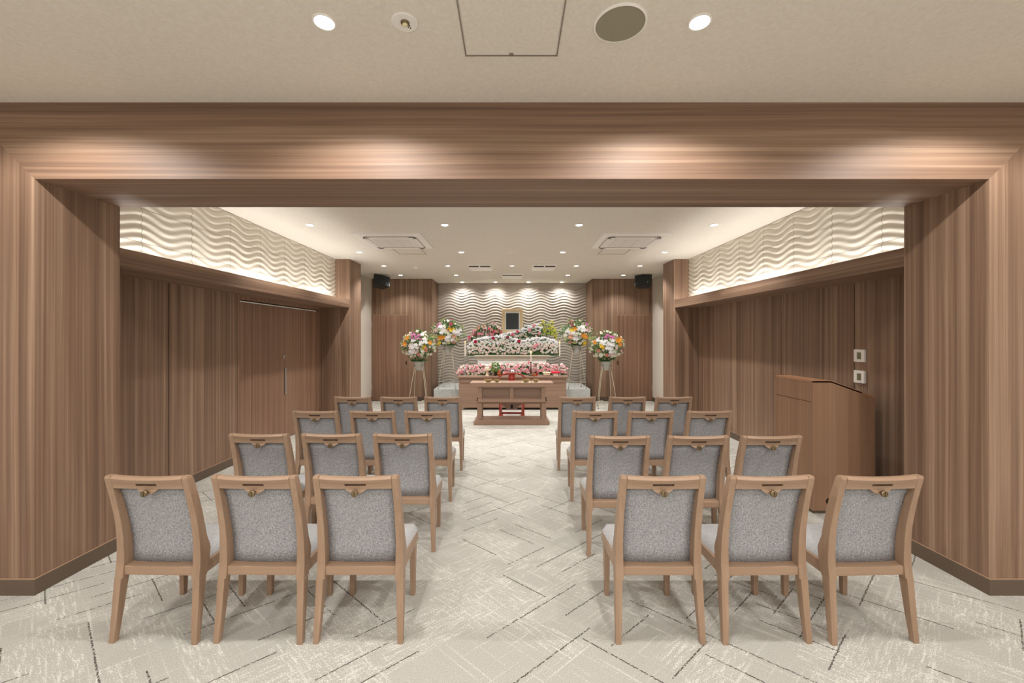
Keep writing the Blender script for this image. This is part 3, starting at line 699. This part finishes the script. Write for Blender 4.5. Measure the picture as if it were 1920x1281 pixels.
def bouquet(name_label, loc, z_pot, cz, rx, rz_, spec, leg_h, group, mirror=1, seed=1):
    global rnd
    rnd = random.Random(seed)
    r = thing('flower_stand', name_label, 'flower stand', loc, group=group)
    pt = z_pot
    MB().lathe([(.075, pt-.20), (.08, pt-.19), (.118, pt), (.11, pt), (.10, pt-.03), (0, pt-.03)], 24).build('pot', 'pot', r)
    for i, (sx, sy) in enumerate(((-1, -1), (1, -1), (-1, 1), (1, 1))):
        pts = [(sx*.09, sy*.05, pt-.10), (sx*.095, sy*.06, pt-.20), (sx*(.14 if sy < 0 else .12), sy*.10, pt-.45), (sx*(.21 if sy < 0 else .155), sy*.18, 0.012)]
        lg = MB().tube(pts, .0065, 6).build('leg', 'rod', r, smooth=True)
        MB().lathe([(.01, 0), (.01, .02)], 8, sx*(.21 if sy < 0 else .155), sy*.18).build('rubber_foot', 'black', lg)
    for sx in (-1, 1):
        MB().tube([(sx*.18, -.14, .17), (sx*.10, -.14, .175), (sx*.065, -.14, .15), (sx*.06, -.14, .0066)], .005, 6).build('brace', 'rod', r)
        MB().lathe([(.012, 0), (.012, .012)], 10, m=Matrix.Translation((sx*.085, -.085, pt-.10)) @ Matrix.Rotation(PI/2, 4, 'X')).build('bolt', 'bronze', r)
    mb = MB(); mp = MB()
    ry_ = rx*.72
    for i in range(900):
        a = rnd.uniform(0, 2*PI); t_ = rnd.uniform(-1, 1); rr = rnd.uniform(.3, .95); c_ = math.sqrt(1-t_*t_)
        p = Vector((rx*rr*c_*math.cos(a), ry_*rr*c_*math.sin(a), cz+rz_*rr*t_*(1 if t_ > 0 else .95)))
        if p.z < cz-.3*rz_: p.x *= .75; p.y *= .75
        d = Vector((p.x, p.y, (p.z-cz)*1.0+.05))+Vector((rnd.uniform(-.2,.2), rnd.uniform(-.2,.2), rnd.uniform(-.2,.2)))*.6
        leaf(mb if rnd.random() < .72 else mp, p, d, rnd.uniform(.06, .11), rnd.uniform(.015, .035))
    for i in range(40):
        a = rnd.uniform(0, 2*PI); leaf(mb, (0.05*math.cos(a), .05*math.sin(a), pt-.02), (math.cos(a), math.sin(a), rnd.uniform(.2, .8)), rnd.uniform(.12, .2), .03)
    mb.build('foliage', 'leaf', r, kind='stuff'); mp.build('pale_foliage', 'leaf_pale', r, kind='stuff')
    def surf(u, v_, k=1.0):
        q = max(0, 1-min(.98, u*u+v_*v_)); y = -ry_*math.sqrt(q)*k
        p = Vector((u*rx, y, cz+v_*rz_)); n = Vector((u/rx*.5, y/ry_/ry_*.5-.6, v_/rz_*.4)); return p, n
    for kind, col, u, v_, size, n, spread in spec:
        for i in range(n):
            uu = u*mirror+(rnd.gauss(0, spread) if n > 1 else 0); vv = v_+(rnd.gauss(0, spread) if n > 1 else 0)
            rr = math.hypot(uu, vv)
            if rr > 1.04: uu /= rr/1.04; vv /= rr/1.04
            p, nn = surf(uu, vv, rnd.uniform(.85, 1.08))
            if kind == 'bud': nn = Vector((uu*.5, -.25, 1))
            put_bloom(r, kind, col, p, nn, size*rnd.uniform(.88, 1.12), lb(col, kind))
    for i in range(68):     # small filler blooms over the whole head
        a = rnd.uniform(0, 2*PI); q = math.sqrt(rnd.uniform(.1, 1.0)); uu, vv = q*math.cos(a), q*math.sin(a)
        if vv < -.75: continue
        p, nn = surf(uu, vv, rnd.uniform(.8, 1.0)); col = rnd.choice([CREAM, CREAM, PALEG, PINKP, WHITE]); put_bloom(r, 'mum', col, p, nn, rnd.uniform(.016, .028), lb(col, 'mum'))
    return r
FRONT = [('orchid', WHITE, .37, .34, .052, 7, .13), ('orchid', WHITE, -.10, .07, .052, 7, .13), ('orchid', WHITE, .05, .0, .05, 3, .1), ('orchid', WHITE, -.2, -.28, .048, 5, .09), ('mum', PINKP, -.12, -.48, .05, 3, .08),
         ('lily', ORA, -.56, .30, .068, 2, .09), ('lily', ORA, -.66, .12, .062, 1, 0), ('lily', ORA, .73, .24, .055, 2, .05), ('lily', YEL, .37, -.07, .05, 2, .05),
         ('orchid', MAG, -.23, .60, .036, 6, .09), ('orchid', MAG, .08, .60, .036, 6, .09), ('bud', SAL, -.08, .8, .022, 3, .08),
         ('mum', CREAM, -.05, .95, .036, 1, 0), ('mum', CREAM, -.5, .74, .040, 2, .05), ('mum', CREAM, .33, .84, .036, 1, 0), ('mum', CREAM, -.83, .58, .034, 1, 0), ('mum', CREAM, -.97, .14, .036, 1, 0),
         ('mum', CREAM, -.88, -.41, .036, 1, 0), ('mum', CREAM, -.56, -.55, .040, 2, .07), ('mum', CREAM, .92, -.34, .036, 1, 0), ('mum', CREAM, .9, -.12, .034, 1, 0), ('mum', CREAM, .86, .08, .032, 1, 0),
         ('rose', SAL, .1, -.55, .04, 1, 0), ('rose', SAL, .5, -.28, .038, 2, .06), ('mum', CREAM, .4, -.48, .04, 3, .08), ('mum', CREAM, .68, -.55, .034, 2, .05), ('mum', CREAM, -.3, -.6, .034, 2, .06), ('rose', PINKP, -.42, -.1, .034, 2, .06)]
BACK = [('orchid', WHITE, -.24, .37, .055, 8, .13), ('orchid', WHITE, .55, .2, .052, 6, .11), ('orchid', WHITE, .08, -.34, .052, 7, .11), ('orchid', WHITE, .72, -.08, .048, 3, .07), ('lily', ORA, -.3, -.18, .065, 3, .08),
        ('lily', YEL, -.47, -.62, .058, 2, .07), ('lily', YEL, .32, .28, .055, 2, .06), ('lily', ORA, .16, .32, .055, 1, .05), ('lily', SAL, .42, -.2, .07, 1, 0), ('rose', SAL, .4, -.6, .042, 1, 0),
        ('orchid', DARKR, .3, .68, .03, 7, .09), ('orchid', MAG, -.52, .62, .03, 5, .08), ('rose', PINKP, -.62, .24, .038, 3, .08), ('mum', PALEG, -.9, -.3, .045, 3, .06), ('mum', PALEG, -.7, -.28, .04, 3, .08),
        ('mum', PALEG, .15, -.68, .038, 3, .08), ('mum', PALEG, .62, -.4, .04, 3, .07), ('mum', CREAM, .1, .0, .04, 3, .08), ('mum', CREAM, -.05, .1, .035, 2, .06), ('bud', PALEG, -.8, .6, .03, 3, .07), ('bud', PALEG, -.3, .98, .028, 2, .04),
        ('bud', PALEG, .42, .96, .028, 3, .06), ('bud', PALEG, .95, .5, .026, 3, .05), ('mum', CREAM, -.15, -.72, .034, 2, .08)]
bouquet('white and orange bouquet on a wire-leg stand, left of the altar by the door', (-2.10, 9.35, 0), 1.045, 1.40, .395, .335, FRONT, 1, 'tall flower stands beside the altar', 1, 3)
bouquet('white and orange bouquet on a wire-leg stand, right of the altar by the door', (2.125, 9.35, 0), 1.045, 1.385, .395, .345, FRONT, 1, 'tall flower stands beside the altar', -1, 5)
bouquet('yellow and white bouquet on a wire-leg stand on the left end of the plinth', (-1.55, 10.03, PZ), 1.035, 1.32, .405, .335, BACK, 1, 'tall flower stands beside the altar', 1, 8)
bouquet('yellow and white bouquet on a wire-leg stand on the right end of the plinth', (1.555, 10.03, PZ), 1.035, 1.32, .405, .335, BACK, 1, 'tall flower stands beside the altar', -1, 11)
# flower banks
def interp(pts, x):
    for (a, b), (c, d_) in zip(pts[:-1], pts[1:]):
        if a <= x <= c: return lerp(b, d_, (x-a)/(c-a))
    return pts[0][1] if x < pts[0][0] else pts[-1][1]
def P(u, v_, y): return ((u-960)/775*y, 1.595-(v_-632)/775*y)
def bank(label, loc, top, z0, dep, counts, accents, seed, ridge=100, face=100, stuff=True):
    """bank of flowers: white ridge along a rolling crest, small blooms on the slope below"""
    global rnd
    rnd = random.Random(seed); r = thing('flower_bank', label, 'flower bank', loc)
    x0, x1 = top[0][0], top[-1][0]
    def pos(x, q):
        zt = interp(top, x)-.03; z = lerp(zt, z0, q); y = -dep*math.sin(q*PI/2)**.7
        edge = min(1, (x-x0)/.12+.3, (x1-x)/.12+.3); return Vector((x, y*edge, z))
    # leafy body
    mb = MB(); n = int(900*(x1-x0))
    for i in range(n):
        x = rnd.uniform(x0+.02, x1-.02); q = rnd.uniform(.12, 1)**.8; p = pos(x, q); p.y += rnd.uniform(0, .06)
        leaf(mb, p, (rnd.uniform(-1, 1), rnd.uniform(-1.2, -.2), rnd.uniform(-1, .8)), rnd.uniform(.04, .075), rnd.uniform(.012, .022))
    for i in range(int(110*(x1-x0))):
        x = rnd.uniform(x0+.1, x1-.1); leaf(mb, (x, -dep+rnd.uniform(0, .05), z0+.02), (rnd.uniform(-.6, .6), -.5, rnd.uniform(-1, .1)), rnd.uniform(.04, .08), .012)
    mb.build('foliage', 'leaf', r, kind='stuff')
    co = MB(); N = 24; secs = []
    for i in range(N+1):
        x = lerp(x0+.02, x1-.02, i/N); zt = interp(top, x)-.04; secs.append([(x, .04, z0), (x, -dep*.8, z0), (x, -dep*.6, lerp(z0, zt, .6)), (x, -.02, zt), (x, .04, zt-.02)])
    co.sect(secs); co.build('foam_core', 'leaf', r)
    def scatter(kind, col, n, q0, q1, size):
        for i in range(n):
            x = lerp(x0, x1, (i+rnd.random())/n); q = rnd.uniform(q0, q1); p = pos(x, q)
            put_bloom(r, kind, col, p+Vector((0, -.012, 0)), (rnd.uniform(-.3, .3), -1+.5*(1-q)*0, 1.1-q*1.2), size*rnd.uniform(.85, 1.15), lb(col, kind))
    def scatter_stuff(name, kind, col, n, q0, q1, size):
        src = bloom_mesh(kind, col); vv = [v.co.copy() for v in src.vertices]; ff = [tuple(p.vertices) for p in src.polygons]; mb = MB()
        for i in range(n):
            x = lerp(x0, x1, (i+rnd.random())/n); q = rnd.uniform(q0, q1); p = pos(x, q)+Vector((0, -.008, 0))
            nn = Vector((rnd.uniform(-.4, .4), -1, .9-q)).normalized(); s = size*rnd.uniform(.8, 1.2)
            m = Matrix.Translation(p) @ nn.to_track_quat('Z', 'Y').to_matrix().to_4x4() @ Matrix.Diagonal((s, s, s, 1))
            mb.add([m @ v for v in vv], ff)
        mb.build(name, petal_mat(col), r, True, kind='stuff', label='small %s blossoms' % COLN[col])
    for c_ in counts:
        if c_[0] == 'stuff': scatter_stuff(*c_[1:])
        else: scatter(*c_)
    for kind, col, x, q, size in accents:
        p = pos(x, q); put_bloom(r, kind, col, p+Vector((0, -.035, .01)), (0, -1, .5), size, lb(col, kind))
    return r
yb = 10.15
topc = [(876,650),(882,643),(890,635),(905,631),(930,627),(950,628),(965,633),(978,637),(990,634),(1005,631),(1020,631),(1035,634),(1045,640),(1049,650)]
top = [P(u, v_, yb) for u, v_ in topc]
bank('wide curving bank of white and pale pink flowers with four crimson blooms', (0, yb, 0), top, 1.16, .16,
     [('mum', WHITE, 95, 0, .10, .036), ('stuff', 'white_blossoms', 'mum', WHITE, 150, .05, .45, .027), ('stuff', 'cream_blossoms', 'mum', CREAM, 230, .2, .9, .026), ('rose', PINKP, 70, .25, .95, .030), ('rose', WHITE, 22, .3, .95, .028), ('stuff', 'pink_blossoms', 'mum', PINKP, 130, .3, .9, .024)],
     [('rose', CRIM, P(892, 0, yb)[0], .18, .045), ('rose', CRIM, P(925, 0, yb)[0], .14, .042), ('rose', DARKR, P(952, 0, yb)[0], .08, .042), ('rose', CRIM, P(973, 0, yb)[0], .12, .045), ('rose', ROSEP, P(1006, 0, yb)[0], .45, .042), ('rose', ROSEP, P(1001, 0, yb)[0], .55, .04)], 21)
y2 = 10.50
top2 = [P(u, v_, y2) for u, v_ in [(934,629),(942,624),(955,622),(968,619),(980,616),(990,612),(1000,609),(1008,608),(1016,612)]]
bank('small rising bank of white and pink flowers under the portrait', (0, y2, 0), top2, 1.46, .12,
     [('mum', WHITE, 46, 0, .14, .034), ('stuff', 'cream_blossoms', 'mum', CREAM, 60, .3, .9, .022), ('stuff', 'white_blossoms', 'mum', WHITE, 60, .1, .5, .022), ('rose', PINKP, 24, .35, .9, .03)],
     [('rose', HOT, P(961, 0, y2)[0], .3, .042), ('rose', HOT, P(970, 0, y2)[0], .1, .042), ('rose', ROSEP, P(993, 0, y2)[0], .22, .042), ('rose', ROSEP, P(1001, 0, y2)[0], .04, .038), ('rose', ROSEP, P(1010, 0, y2)[0], .5, .04)], 22)
y3 = 10.62
top3 = [P(u, v_, y3) for u, v_ in [(978,614),(986,609),(996,607),(1006,605.5),(1013,607),(1018,614)]]
bank('short arc of white flowers behind the right side of the portrait', (0, y3, 0), top3, 1.46, .05, [('mum', WHITE, 26, 0, .12, .034)], [('rose', ROSEP, P(1001, 0, y3)[0], .1, .04)], 23)
# pink arrangement and yellow arrangement
def spray(label, loc, x0, x1, zfun, blooms, n_leaf, leafm, seed):
    global rnd
    rnd = random.Random(seed); r = thing('flower_arrangement', label, 'flower arrangement', loc)
    mb = MB(); st = MB()
    for i in range(n_leaf):
        x = rnd.uniform(x0, x1); z1 = zfun(x)*rnd.uniform(.35, 1.0)
        leaf(mb, (x*.85, rnd.uniform(-.10, .05), z1*.72), (x*.6+rnd.uniform(-.2,.2), rnd.uniform(-.4, .2), 1), rnd.uniform(.07, .15), rnd.uniform(.012, .028))
    mb.build('foliage', leafm, r, kind='stuff')
    for kind, col, n, q0, q1, size in blooms:
        for i in range(n):
            x = lerp(x0, x1, (i+rnd.random())/n); q = rnd.uniform(q0, q1); z = zfun(x)*q
            p = Vector((x, rnd.uniform(-.12, -.02), z)); nn = (rnd.uniform(-.5, .5), -.4, 1) if kind == 'bud' else (rnd.uniform(-.5, .5), -1, rnd.uniform(0, .8))
            put_bloom(r, kind, col, p, nn, size*rnd.uniform(.85, 1.15), lb(col, kind))
            if i % 2 == 0: st.tube([(x*.5, 0, .0), (x*.9, p.y+.02, z*.5), (x, p.y+.01, z)], .003, 5)
    st.build('stems', 'stem', r)
    MB().lathe([(.05, 0), (.07, .02), (.07, .10), (.06, .10), (0, .09)], 20).build('vase', 'pot', r)
    return r
yp = 10.62; xp, zp = P(905, 640, yp)
xp = -.66
pt_ = [P(u, v_, yp) for u, v_ in [(879,633),(886,619),(893,611),(902,607),(912,603),(922,602),(932,605),(938,612),(941,620)]]
zb = PZ+1.10
spray('pink lily and rose arrangement left of the portrait', (xp, yp, zb), pt_[0][0]-xp, pt_[-1][0]-xp, lambda x: interp(pt_, x+xp)-zb,
      [('bud', ROSEP, 26, .78, .98, .022), ('bud', PALEG, 9, .85, 1.03, .020), ('lily', PINKP, 14, .55, .9, .045), ('bud', PALEG, 16, .6, .95, .02), ('rose', ROSEP, 18, .35, .75, .042), ('rose', HOT, 7, .45, .7, .042), ('lily', SAL, 8, .5, .8, .045), ('mum', CREAM, 14, .4, .85, .025)], 260, 'leaf', 31)
ypy = 10.62; pty = [P(u, v_, ypy) for u, v_ in [(1009,622),(1013,606),(1018,597),(1022,601),(1026,606),(1031,604),(1035,598),(1038,605),(1043,624)]]
xq = .86
spray('upright yellow-green flower arrangement right of the portrait', (xq, ypy, zb), pty[0][0]-xq, pty[-1][0]-xq, lambda x: interp(pty, x+xq)-zb,
      [('bud', (226, 222, 92), 40, .72, 1.0, .018), ('mum', (226, 222, 92), 50, .35, .92, .026), ('mum', (196, 208, 72), 26, .3, .85, .026), ('lily', (232, 216, 120), 8, .4, .8, .035)][:0] or
      [('bud', PALEG, 30, .75, 1.0, .018)], 60, 'leaf_bright', 32)
COLN[(226, 222, 92)] = 'lemon yellow'; COLN[(196, 208, 72)] = 'lime yellow'
yo = [o for o in bpy.data.objects if o.get('label') == 'upright yellow-green flower arrangement right of the portrait'][0]
for i in range(95):
    x = rnd.uniform(pty[0][0], pty[-1][0]); q = rnd.uniform(.3, .97); z = (interp(pty, x)-zb)*q
    c_ = rnd.choice([(226, 222, 92), (226, 222, 92), (196, 208, 72)])
    put_bloom(yo, 'mum', c_, (x-xq, rnd.uniform(-.12, -.01), z), (rnd.uniform(-.5, .5), -1, .4), rnd.uniform(.02, .032), lb(c_, 'mum'))
# low row of pink flowers along the back of the altar cabinet
ya = 9.38
topa = [P(u, v_, ya) for u, v_ in [(857,694),(864,686),(874,682),(884,685),(900,681),(915,682),(930,680),(950,681),(970,680),(990,677),(1010,678),(1030,681),(1045,681),(1056,680),(1063,690)]]
topa = [(x, max(z, AT+.08)) for x, z in topa]
bank('long low row of pink and cream roses on the altar cabinet', (0, ya, 0), topa, AT+.02, .11,
     [('rose', ROSEP, 56, 0, .85, .036), ('mum', (252, 208, 206), 50, 0, .9, .036), ('rose', PINKP, 40, .0, .95, .036), ('mum', CREAM, 28, .1, .95, .032), ('mum', WHITE, 20, 0, .5, .03), ('stuff', 'pink_blossoms', 'rose', ROSEP, 36, 0, .9, .032), ('stuff', 'pale_blossoms', 'rose', PINKP, 40, 0, .95, .034), ('lily', PINKP, 22, 0, .1, .045)] if not COLN.update({(252, 208, 206): 'soft pink'}) else [],
     [], 24)
# ------------------------------------------------------------------ things on the altar cabinet
def flame(parent, x, y, z, s=1):
    MB().lathe([(.001, z), (.006*s, z+.010*s), (.007*s, z+.018*s), (.003*s, z+.035*s), (.0005, z+.045*s)], 10, x, y).build('flame', 'flame', parent, True)
for s, u, nm in ((-1, 872, 'left'), (1, 1049.5, 'right')):
    r = thing('candle_stand', 'tall white candle on a thin stand at the %s end of the altar cabinet' % nm, 'candle', ((u-960)/775*9.2, 9.2, AT), group='tall white candles')
    MB().lathe([(.035, 0), (.038, .01), (.02, .04), (.03, .07), (.012, .12), (.008, .2)], 20).build('base', 'silver', r, True)
    MB().lathe([(.006, .2), (.006, .32), (.012, .34), (.006, .36), (.006, .41), (.022, .42), (.022, .425), (0, .426)], 16).build('stem', 'silver', r)
    MB().lathe([(.013, .426), (.014, .72), (0, .72)], 16).build('candle', 'wax', r)
    flame(r, 0, 0, .722, 1.0)
def at(u, y): return (u-960)/775*y
r = thing('offering_stand', 'ivory pedestal offering stand with stacked white rice cakes', 'offering stand', (at(913.5, 9.12), 9.12, AT))
MB().lathe([(.042, 0), (.036, .02), (.028, .07), (.03, .10), (.075, .125), (.078, .14), (.07, .14), (0, .13)], 24).build('pedestal', 'ivory', r)
MB().lathe([(.04, .14), (.05, .155), (.05, .18), (.04, .195), (0, .195)], 20).build('lower_rice_cake', 'wax', r, True)
MB().lathe([(.03, .195), (.042, .21), (.042, .235), (.03, .25), (0, .25)], 20).build('upper_rice_cake', 'wax', r, True)
r = thing('leaf_vase', 'dark vase of bright green leaves on the altar cabinet', 'vase', (at(928.5, 9.14), 9.14, AT))
MB().lathe([(.03, 0), (.035, .01), (.025, .05), (.035, .09), (.028, .09), (0, .08)], 20).build('vase', 'bronze', r)
rnd = random.Random(5); mb = MB()
for i in range(150):
    z = rnd.uniform(.07, .27); a = rnd.uniform(0, 2*PI); q = .06*math.sin(min(1, (z-.05)/.2)*PI*.85)+.01
    leaf(mb, (q*math.cos(a), q*math.sin(a), z), (math.cos(a), math.sin(a), rnd.uniform(.3, 1.2)), rnd.uniform(.04, .06), .022)
mb.build('foliage', 'leaf_bright', r, kind='stuff')
for u, nm, mt in ((935.5, 'copper lidded pot beside the green leaves on the altar cabinet', 'copper'), (997.5, None, None)):
    if mt is None: continue
    r = thing('lidded_pot', nm, 'pot', (at(u, 9.1), 9.1, AT))
    MB().lathe([(.025, 0), (.028, .01), (.045, .03), (.045, .06), (.035, .07)], 20).build('pot', mt, r)
    MB().lathe([(.036, .07), (.034, .085), (.028, .11), (.012, .125), (.014, .135), (0, .14)], 20).build('lid', mt, r)
r = thing('censer', 'silver lidded censer at the centre of the altar cabinet', 'censer', (at(961, 9.1), 9.1, AT))
MB().lathe([(.03, 0), (.035, .01), (.055, .035), (.065, .07), (.07, .08), (.06, .08)], 24).build('bowl', 'silver', r)
MB().lathe([(.062, .08), (.065, .10), (.05, .125), (.02, .14), (.02, .15), (0, .155)], 24).build('lid', 'silver', r)
r = thing('candlestick', 'lit white candle on a dark turned candlestick on the altar cabinet', 'candlestick', (at(995.5, 9.15), 9.15, AT))
MB().lathe([(.05, 0), (.052, .012), (.03, .03), (.014, .06), (.022, .085), (.012, .10), (.02, .125), (.010, .14), (.018, .165), (.009, .18), (.008, .27), (.02, .30), (.022, .305), (0, .306)], 20).build('turned_stem', 'bronze', r, True)
MB().lathe([(.012, .306), (.013, .50), (0, .50)], 14).build('candle', 'wax', r)
flame(r, 0, 0, .502, 1.1)
r = thing('copper_bowl', 'pair-footed copper bowl in front of the dark candlestick', 'bowl', (at(1001, 9.045), 9.045, AT))
MB().lathe([(.025, 0), (.022, .01), (.04, .03), (.045, .055), (.04, .055), (0, .03)], 20).build('bowl', 'copper', r)
MB().lathe([(.045, .05), (.047, .053), (.045, .057)], 20).build('rim', 'gold', r)
r = thing('incense_stick_holder', 'small red holder with upright dark incense stick right of the candlestick', 'incense holder', (at(1006, 9.12), 9.12, AT))
MB().lathe([(.02, 0), (.028, .03), (.024, .06), (0, .06)], 16).build('cup', 'red', r)
MB().tube([(0, 0, .05), (0, 0, .26)], .003, 6).build('stick', 'bronze', r)
r = thing('offering_box', 'small cream and red box stand on the right of the altar cabinet', 'box', (at(1025, 9.1), 9.1, AT))
MB().box(-.07, .07, -.04, .04, .02, .065).build('tray', 'ivory', r, bevel=.002)
MB().box(-.085, .085, -.05, .05, .065, .078).build('top_board', 'cloth', r, bevel=.002)
for s in (-1, 1): sbox(s, .055, .068, -.04, .04, 0, .02).build('foot', 'red', r)
r = thing('red_cushion', 'bright red folded cloth on a small stand near the altar right end', 'cloth', (at(1042, 9.08), 9.08, AT))
MB().box(-.05, .05, -.03, .03, 0, .06).build('stand', 'cream', r)
MB().lathe([(.085, .06), (.095, .075), (.09, .095), (.07, .105), (0, .108)], 20, m=Matrix.Diagonal((1, .5, 1, 1))).build('cloth', 'redcloth', r, True)
bpy.context.view_layer.update()
